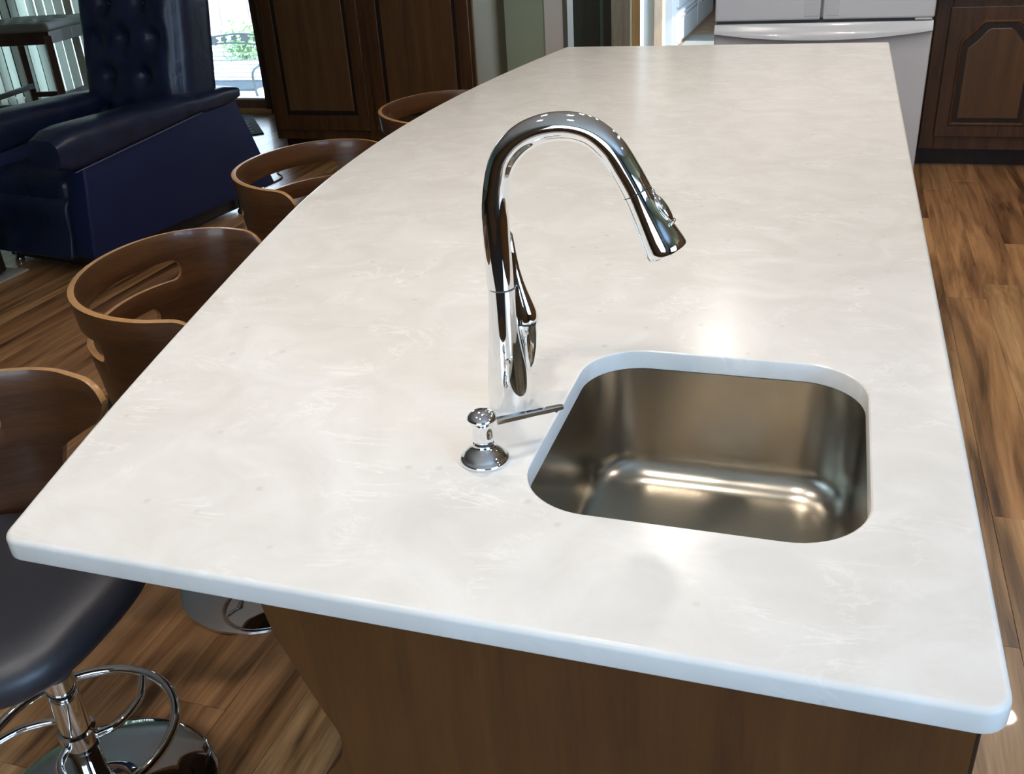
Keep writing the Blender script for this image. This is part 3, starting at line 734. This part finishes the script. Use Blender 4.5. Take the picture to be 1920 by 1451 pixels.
# ------------------------------------------------------------------ pantry on the left
pc = empty('pantry_cabinet', (-3.61, 5.76, 0), label='tall dark oak two-door pantry cabinet between the patio door and the sage wall', cat='cabinet')
PWd = 1.482
boxo('carcass', (0, PWd, .022, .62, .10, 2.3), mat('olive_brown_side', (.12, .10, .065), .5), pc, bev=.002)
boxo('toe_kick', (.02, PWd-.02, .08, .62, 0, .10), groove, pc, bev=0)
boxo('face_frame', (0, .06, .0, .022, .10, 2.3), cab_wood, pc); boxo('face_frame', (PWd-.045, PWd, .0, .022, .10, 2.3), cab_wood, pc)
boxo('face_frame', (.705, .80, .0, .022, .10, 2.3), cab_wood, pc); boxo('face_frame', (.06, PWd-.045, .001, .0215, .10, .2), cab_wood, pc); boxo('face_frame', (.06, PWd-.045, .001, .0215, 2.2, 2.3), cab_wood, pc)
for x0, x1 in ((.03, .722), (.772, 1.462)):
    d = empty('door', (x0, 0, 0)); d.parent = pc
    w = x1-x0
    boxo('stile', (0, .082, -.021, -.001, .165, 2.22), cab_wood, d, bev=.004, seg=2); boxo('stile', (w-.082, w, -.021, -.001, .165, 2.22), cab_wood, d, bev=.004, seg=2)
    boxo('rail', (.082, w-.082, -.0205, -.001, .165, .262), cab_wood, d, bev=.004, seg=2); boxo('rail', (.082, w-.082, -.0205, -.001, 2.12, 2.22), cab_wood, d, bev=.004, seg=2)
    bm = bmesh.new()
    box(bm, .080, .108, -.011, -.002, .262, 2.12); box(bm, w-.108, w-.080, -.011, -.002, .262, 2.12); box(bm, .108, w-.108, -.011, -.002, .262, .292); box(bm, .108, w-.108, -.011, -.002, 2.09, 2.12)
    link('panel_groove', me_bm('panel_groove', bm), groove, d)
    boxo('panel', (.106, w-.106, -.0165, -.002, .290, 2.092), panel_wood, d, bev=.005, seg=2)
# mat and cord on the floor by the pantry
dm = boxo('door_mat', (-.42, .42, -.22, .22, .0004, .010), mat_m, bev=.003, label='dark patterned door mat on the floor before the patio door', cat='mat')
dm.location = (-4.50, 6.50, 0); dm.rotation_euler.z = math.radians(-52)
for i in range(7):
    for j in range(3):
        bm = bmesh.new(); pts = [(.042*math.cos(a)*(1 if q % 2 else .55), .042*math.sin(a)*(1 if q % 2 else .55)) for q, a in enumerate([2*PI*q/12 for q in range(12)])]
        prism(bm, pts, 2, .010, .012); o = link('pattern', me_bm('pattern', bm), mat_p, dm); o.location = (-.34+i*.113, -.13+j*.13, 0)
bm = bmesh.new(); tube(bm, [p+Vector((0, 0, 0)) for p in spline([(-3.62, 5.70, .004), (-3.5, 5.62, .004), (-3.38, 5.45, .004), (-3.36, 5.28, .004), (-3.25, 5.15, .004), (-3.26, 4.95, .004)], 8)], .004, 8)
link('power_cord', me_bm('power_cord', bm), black, label='thin black cord lying on the floor near the pantry cabinet', cat='cord', smooth=True)

# ------------------------------------------------------------------ bucket bar stools
RX, RY, AL, SPL = .221, .279, .092, -.28
def stool_parts():
    # plan curve of the shell
    pts = []
    k = 14
    for i in range(k): x = AL*(1-i/k); pts.append(Vector((x, RY+SPL*x*.6)))
    for i in range(61): a = PI/2+PI*i/60; pts.append(Vector((RX*math.cos(a), RY*math.sin(a))))
    for i in range(1, k+1): x = AL*i/k; pts.append(Vector((x, -RY-SPL*x*.6)))
    s = [0]
    for a, b in zip(pts, pts[1:]): s.append(s[-1]+(b-a).length)
    half = s[-1]/2
    def at(u):                                              # u = arc length measured from the middle of the back
        d = u+half; d = min(max(d, 0), s[-1])
        for i in range(len(s)-1):
            if s[i+1] >= d: break
        t = (d-s[i])/(s[i+1]-s[i]); p = pts[i].lerp(pts[i+1], t)
        return p
    ZB, ZR = .545, .847
    def rimz(u):
        p = at(u); z = ZR-.022*max(0, min(1, (p.x+RX)/(RX+AL)))**2
        e = half-abs(u); r = .045
        if e < r: z -= r-math.sqrt(max(0, r*r-(r-e)**2))
        return z
    def botz(u):
        e = half-abs(u)
        if e > .135: return ZB
        zt = ZR-.022-.055
        if e > .112: t = (e-.112)/.023; return ZB+(zt-.068-ZB)*max(0, 1-t*t)
        z = zt-.068*(e/.112)
        r = .030
        if e < r: z += (r-math.sqrt(max(0, r*r-(r-e)**2)))*.9
        return z
    def slot(u, c, h, hl):
        e = hl-abs(u); r = h/2
        if e <= 0: return c, c
        if e < r: q = math.sqrt(max(0, r*r-(r-e)**2)); return c-q, c+q
        return c-r, c+r
    us = set()
    for i in range(121): us.add(round(-half+2*half*i/120, 5))
    for hl, r in ((.275, .024), (.19, .021)):
        for k_ in range(9):
            e = r*(1-math.cos(PI/2*k_/8))
            us.add(round(hl-e, 5)); us.add(round(-hl+e, 5))
    for k_ in range(10):
        e = .05*(1-math.cos(PI/2*k_/9)); us.add(round(half-e, 5)); us.add(round(-half+e, 5))
    us = sorted(us)
    bm = bmesh.new(); cols = []
    for u in us:
        zr, zb = rimz(u), botz(u)
        if zr-zb < .002: zr = zb+.002
        a0, a1 = slot(u, .759, .048, .275); b0, b1 = slot(u, .668, .042, .19)
        a0, a1, b0, b1 = [min(max(q, zb+.0003*i), zr-.0003*(4-i)) for i, q in zip((3, 4, 1, 2), (a0, a1, b0, b1))]
        col = []
        for lo, hi, n_ in ((zb, b0, 4), (b1, a0, 2), (a1, zr, 3)):
            col.append([lo+(hi-lo)*j/n_ for j in range(n_+1)])
        p = at(u)
        cc = []
        for seg in col:
            row = []
            for z in seg:
                k2 = .86+.14*min(1, max(0, (z-ZB)/(ZR-ZB)))**.8          # tapers in towards the seat
                row.append(bm.verts.new((p.x*k2+(k2-1)*.0, p.y*k2, z)))
            cc.append(row)
        cols.append(cc)
    for c1, c2 in zip(cols, cols[1:]):
        for r1, r2 in zip(c1, c2):
            for j in range(len(r1)-1): bm.faces.new((r1[j], r2[j], r2[j+1], r1[j+1]))
    bmesh.ops.remove_doubles(bm, verts=bm.verts, dist=.0009)
    bmesh.ops.dissolve_degenerate(bm, dist=.0004, edges=bm.edges)
    bmesh.ops.recalc_face_normals(bm, faces=bm.faces)
    shell = me_bm('backrest', bm)
    return shell
shell_me = stool_parts(); shell_me.materials.append(ply); shell_me.materials.append(ply_edge); shell_me.shade_smooth()
def seat_me():
    bm = bmesh.new(); rings = []
    prof = [(0, .535), (.10, .535), (.17, .538), (.198, .546), (.211, .562), (.213, .580), (.205, .597), (.185, .609), (.14, .615), (.08, .612), (0, .610)]
    n = 64
    for r, z in prof:
        ring = []
        for i in range(n):
            a = 2*PI*i/n; k_ = 1/((abs(math.cos(a))**3.0+abs(math.sin(a))**3.0)**(1/3.0))
            ring.append(bm.verts.new((.004+(r*k_*math.cos(a))*(1.0), r*k_*math.sin(a)*.96, z+.006*(r/.24)**2*math.cos(a)*-1)))
        rings.append(ring)
    for a, b in zip(rings, rings[1:]):
        for i in range(n): bm.faces.new((a[i], a[(i+1) % n], b[(i+1) % n], b[i]))
    bmesh.ops.remove_doubles(bm, verts=bm.verts, dist=.0005)
    return me_bm('seat', bm)
def make_stool(label):
    t = empty('bar_stool', (0, 0, 0), label=label, cat='bar stool', group='bentwood bar stools along the island')
    o = link('backrest', shell_me, None, t)
    md = o.modifiers.new('thickness', 'SOLIDIFY'); md.thickness = .013; md.offset = 0; md.material_offset_rim = 1; md.use_even_offset = False
    md2 = o.modifiers.new('edge', 'BEVEL'); md2.width = .0018; md2.segments = 2; md2.limit_method = 'ANGLE'; md2.angle_limit = math.radians(60)
    link('seat', seat_me(), blk_leather, t, smooth=True)
    bm = bmesh.new(); lathe(bm, [(0, .512), (.09, .512), (.095, .522), (.10, .534), (0, .534)], 32); link('seat_plate', me_bm('seat_plate', bm), black, t)
    bm = bmesh.new(); lathe(bm, [(0, .34), (.0195, .34), (.0195, .512), (0, .512)], 32); link('gas_lift', me_bm('gas_lift', bm), chrome, t, smooth=math.radians(40))
    bm = bmesh.new(); lathe(bm, [(.0215, .338), (.0262, .338), (.0265, .345), (.0255, .350), (.0198, .351)], 32); link('collar', me_bm('collar', bm), chrome_seam, t, smooth=math.radians(40))
    bm = bmesh.new(); lathe(bm, [(.0, .0005), (.211, .0005), (.214, .004), (.213, .0095), (.206, .013), (.14, .019), (.09, .026), (.066, .034), (.060, .040)], 72)
    link('base', me_bm('base', bm), chrome, t, smooth=math.radians(45))
    bm = bmesh.new(); lathe(bm, [(.0, .03), (.060, .040), (.050, .052), (.036, .066), (.030, .085), (.0275, .11), (.0262, .14), (.0255, .338), (0, .338)], 48)
    link('column', me_bm('column', bm), chrome, t, smooth=math.radians(45))
    bm = bmesh.new(); lathe(bm, [(.0256, .168), (.032, .170), (.0325, .208), (.0256, .210)], 32)
    fr_ = link('footrest', me_bm('footrest', bm), chrome, t, smooth=math.radians(45))
    zr = .188; rr = .168
    bm = bmesh.new(); tube(bm, [(rr*math.cos(a), rr*math.sin(a), zr) for a in [2*PI*i/64 for i in range(64)]], .0095, 14, closed=True)
    link('ring', me_bm('ring', bm), chrome, fr_, smooth=True)
    for q in range(3):
        a0 = math.radians(-100+120*q)
        pts = spline([(.028*math.cos(a0), .028*math.sin(a0), zr), (.07*math.cos(a0+.35), .07*math.sin(a0+.35), zr), (.12*math.cos(a0+.75), .12*math.sin(a0+.75), zr), (.160*math.cos(a0+1.05), .160*math.sin(a0+1.05), zr)], 6)
        bm = bmesh.new(); tube(bm, pts, .0075, 12); link('spoke', me_bm('spoke', bm), chrome, fr_, smooth=True)
    return t
LB = ['walnut bentwood bar stool nearest the camera, its black seat below the corner of the countertop',
      'walnut bentwood bar stool second from the camera, its slotted rim fully in view',
      'walnut bentwood bar stool third from the camera, in front of the blue recliner\'s rear side',
      'walnut bentwood bar stool farthest along the island, before the tall pantry cabinet']
st = make_stool(LB[0])
PL = [(-1.169, .83, .059, (-1.195, .915)), (-1.259, 1.58, .312, (-1.25, 1.605)), (-1.402, 2.438, -.114, None), (-1.318, 3.238, -.114, None)]
stools = [st]+[copy_thing(st, label=LB[i]) for i in (1, 2, 3)]
for o, (x, y, rz, base) in zip(stools, PL):
    bx, by = base or (x, y)
    o.location = (bx, by, 0); o.rotation_euler.z = rz
    if base:                                                # the swivel top sits slightly off the foot, as pushed
        off_ = Matrix.Rotation(-rz, 2) @ Vector((x-bx, y-by))
        for ch in bpy.data.objects:
            if ch.parent == o and ch.name.split('.')[0] in ('backrest', 'seat', 'seat_plate'):
                ch.location = (off_.x, off_.y, 0)

# ------------------------------------------------------------------ recliner
rc = empty('recliner', (-3.199, 3.347, 0), -math.atan2(.14013, .99013), label='navy blue leather recliner with a tufted back behind the bar stools', cat='recliner')
def soft(o, w=.03, seg=3, lv=0):
    m_ = o.modifiers.new('round', 'BEVEL'); m_.width = w; m_.segments = seg; m_.limit_method = 'ANGLE'; m_.angle_limit = math.radians(40)
    if lv: s_ = o.modifiers.new('sub', 'SUBSURF'); s_.levels = lv; s_.render_levels = lv
    o.data.shade_smooth(); return o
for x0, x1 in ((-.13, 0), (-.80, -.67)):
    bm = bmesh.new(); prism(bm, [(.03, .10), (.105, .56), (1.15, .64), (1.36, .105)], 0, x0, x1)
    soft(link('side_panel', me_bm('side_panel', bm), navy_flat, rc), .014)
def arm(x0, x1, name, y0, y1, m, grow=0, parent=rc):
    bm = bmesh.new(); rows = []
    n = 14
    for i in range(n+1):
        t = i/n; y = y0+(y1-y0)*t; s_ = max(0, (y-0)/1.16)
        zb = .505+.125*s_; zt = .695-.002*s_
        if name == 'arm': zb = .575+.018*s_
        e = min(1, min(t, 1-t)*n/1.6); e = max(.62, math.sqrt(max(0, 1-(1-e)**2))) if e < 1 else 1
        cx = (x0+x1)/2; hw = (x1-x0)/2+grow; cz = (zb+zt)/2; hh = (zt-zb)/2+grow
        ring = []
        for k_ in range(24):
            a = 2*PI*k_/24; c_, s2 = math.cos(a), math.sin(a)
            px = math.copysign(abs(c_)**.55, c_)*hw; pz = math.copysign(abs(s2)**.6, s2)*hh
            w_ = .006*noise.noise(Vector((y*6, a*1.5, x0*9)))
            ring.append(bm.verts.new((cx+px*(.75+.25*e)+w_, y, cz+pz*e+w_)))
        rows.append(ring)
    for a, b in zip(rows, rows[1:]):
        for k_ in range(24): bm.faces.new((a[k_], a[(k_+1) % 24], b[(k_+1) % 24], b[k_]))
    bm.faces.new(rows[0]); bm.faces.new(rows[-1][::-1])
    return link(name, me_bm(name, bm), m, parent, smooth=math.radians(60))
for x0, x1 in ((-.175, .028), (-.83, -.63)):
    a_ = arm(x0, x1, 'arm', -.0, 1.18, navy)
    c_ = arm(x0, x1, 'arm_cover', -.03, .90, navy, .007)
    bm = bmesh.new(); xx = x1+.006 if x0 > -.5 else x0-.006
    tube(bm, [(xx, y, .512+.125*y/1.16) for y in [.02+i*.04 for i in range(22)]], .0022, 6); link('stitching', me_bm('stitching', bm), stitch, rc)
def cushion(name, b, m, parent, puff=.02, div=8, bev=.05, tufts=(), depth=.03, face='y-', lean=0):
    # rounded box with optional button tufts pushed into one face
    bm = bmesh.new(); x0, x1, y0, y1, z0, z1 = b
    box(bm, *b)
    bmesh.ops.subdivide_edges(bm, edges=bm.edges[:], cuts=div*2, use_grid_fill=True)
    c = Vector(((x0+x1)/2, (y0+y1)/2, (z0+z1)/2)); h = Vector(((x1-x0)/2, (y1-y0)/2, (z1-z0)/2))
    for v_ in bm.verts:
        d = v_.co-c; q = Vector((d.x/h.x, d.y/h.y, d.z/h.z))
        inner = Vector([max(-h[i]+bev, min(h[i]-bev, d[i])) for i in range(3)])
        e = d-inner
        if e.length > 1e-6: d = inner+e.normalized()*min(bev, e.length if sum(abs(a) > 1e-6 for a in e) == 1 else bev)
        ps = (1-q.x**4)*(1-q.z**4) if face == 'y-' else (1-q.x**4)*(1-q.y**4)
        p = c+d
        if face == 'y-' and q.y < -.3:
            p.y -= puff*ps
            for tx, tz in tufts:
                r2 = (p.x-tx)**2+(p.z-tz)**2; p.y += depth*math.exp(-r2/.0016)+depth*.5*math.exp(-r2/.008)
            p.y += .006*noise.noise(Vector((p.x*9, 0, p.z*9)))
        if face == 'z+' and q.z > .3:
            p.z += puff*ps
            for tx, ty in tufts:
                r2 = (p.x-tx)**2+(p.y-ty)**2; p.z -= depth*math.exp(-r2/.0010)+depth*.4*math.exp(-r2/.004)
        if lean: p.y += lean*max(0, p.z-z0)
        v_.co = p
    return link(name, me_bm(name, bm), m, parent, smooth=True)
cushion('seat', (-.665, -.135, .08, .86, .30, .475), navy, rc, .02, 6, .07, face='z+')
bm = bmesh.new()
fp = spline([(-.0, .09, 0), (.03, .2, 0), (.035, .30, 0), (.06, .355, 0), (.13, .375, 0)], 4)
prism(bm, [(p.x+.01, p.y) for p in fp]+[(.2, .36), (.16, .09)], 0, -.665, -.135)
soft(link('footrest', me_bm('footrest', bm), navy, rc), .012)
tf = []
for r_, z in enumerate((.60, .78, .96, 1.12)):
    for x in ((-.52, -.28) if r_ % 2 else (-.60, -.40, -.20)): tf.append((x, z))
bk = cushion('backrest', (-.755, -.045, .80, 1.09, .43, 1.26), navy, rc, .05, 14, .09, tufts=tf, depth=.045, lean=.16)
for x, z in tf:
    bm = bmesh.new(); bmesh.ops.create_icosphere(bm, subdivisions=2, radius=.012); o = link('button', me_bm('button', bm), navy, bk, smooth=True)
    o.location = (x, .80-.05*.7+.060+.16*(z-.43), z)
boxo('underframe', (-.72, -.08, .12, 1.15, .02, .12), black, rc, bev=.01)
for x in (-.70, -.09):
    for y in (.14, 1.12):
        bm = bmesh.new(); lathe(bm, [(0, 0), (.022, 0), (.026, .006), (.024, .02), (.014, .03), (.012, .11), (0, .11)], 20); o = link('leg', me_bm('leg', bm), chrome if y < .5 else black, rc, smooth=math.radians(50)); o.location = (x+.04, y-.02, 0)

# dark ottoman on a pale rug, partly in view at the left edge
rg = boxo('area_rug', (-6.2, -3.68, 1.8, 3.44, .0004, .008), rug_m, bev=.003, label='pale grey rug with a bound edge lying left of the recliner', cat='rug')
boxo('binding', (-3.70, -3.672, 1.8, 3.44, .0, .010), rug_edge, rg, bev=.002)
ot = empty('storage_ottoman', (-4.31, 3.08, .0085), label='black box ottoman on the pale rug at the left picture edge', cat='ottoman')
boxo('body', (-.62, .60, -.27, .27, .02, .38), black, ot, bev=.012, seg=3)
cushion('lid', (-.63, .61, -.28, .28, .38, .455), blk_leather, ot, .01, 6, .02, face='z+')
for sx in (-.56, .54):
    for sy in (-.22, .22): o = boxo('foot', (-.02, .02, -.02, .02, 0, .022), black, ot); o.location = (sx, sy, 0)

# wooden bar stool with a tufted seat before the blinds
bsx = empty('backless_bar_stool', (-5.61, 6.06, 0), math.radians(12), label='backless dark wooden bar stool with a grey tufted seat before the blinds', cat='bar stool')
BW, BD = .62, .62
for lx, ly in ((0, 0), (-BW, 0), (0, BD), (-BW, BD)):
    bm = bmesh.new(); tube(bm, [(lx-.03, ly+.03, 0), (lx-.03, ly+.03, .76)], [.030, .037], 4)
    o = link('leg', me_bm('leg', bm), esp, bsx)
for b in ((-BW+.03, -.03, .01, .045, .70, .79), (-BW+.03, -.03, BD-.045, BD-.01, .70, .79), (-.045, -.01, .03, BD-.03, .70, .79), (-BW+.01, -BW+.045, .03, BD-.03, .70, .79)):
    boxo('apron', b, esp, bsx, bev=.003)
for b in ((-BW+.03, -.03, .018, .042, .23, .27), (-BW+.03, -.03, BD-.042, BD-.018, .23, .27), (-.042, -.018, .03, BD-.03, .30, .34), (-BW+.018, -BW+.042, .03, BD-.03, .30, .34)):
    boxo('stretcher', b, esp, bsx, bev=.003)
tt = [(-BW*(.12+.19*i+(.095 if j % 2 else 0)), BD*(.14+.18*j)) for j in range(5) for i in range(5 if j % 2 == 0 else 4)]
cushion('seat', (-BW-.01, .01, -.01, BD+.01, .785, .855), seat_tuft, bsx, .018, 13, .03, tufts=tt, depth=.034, face='z+')
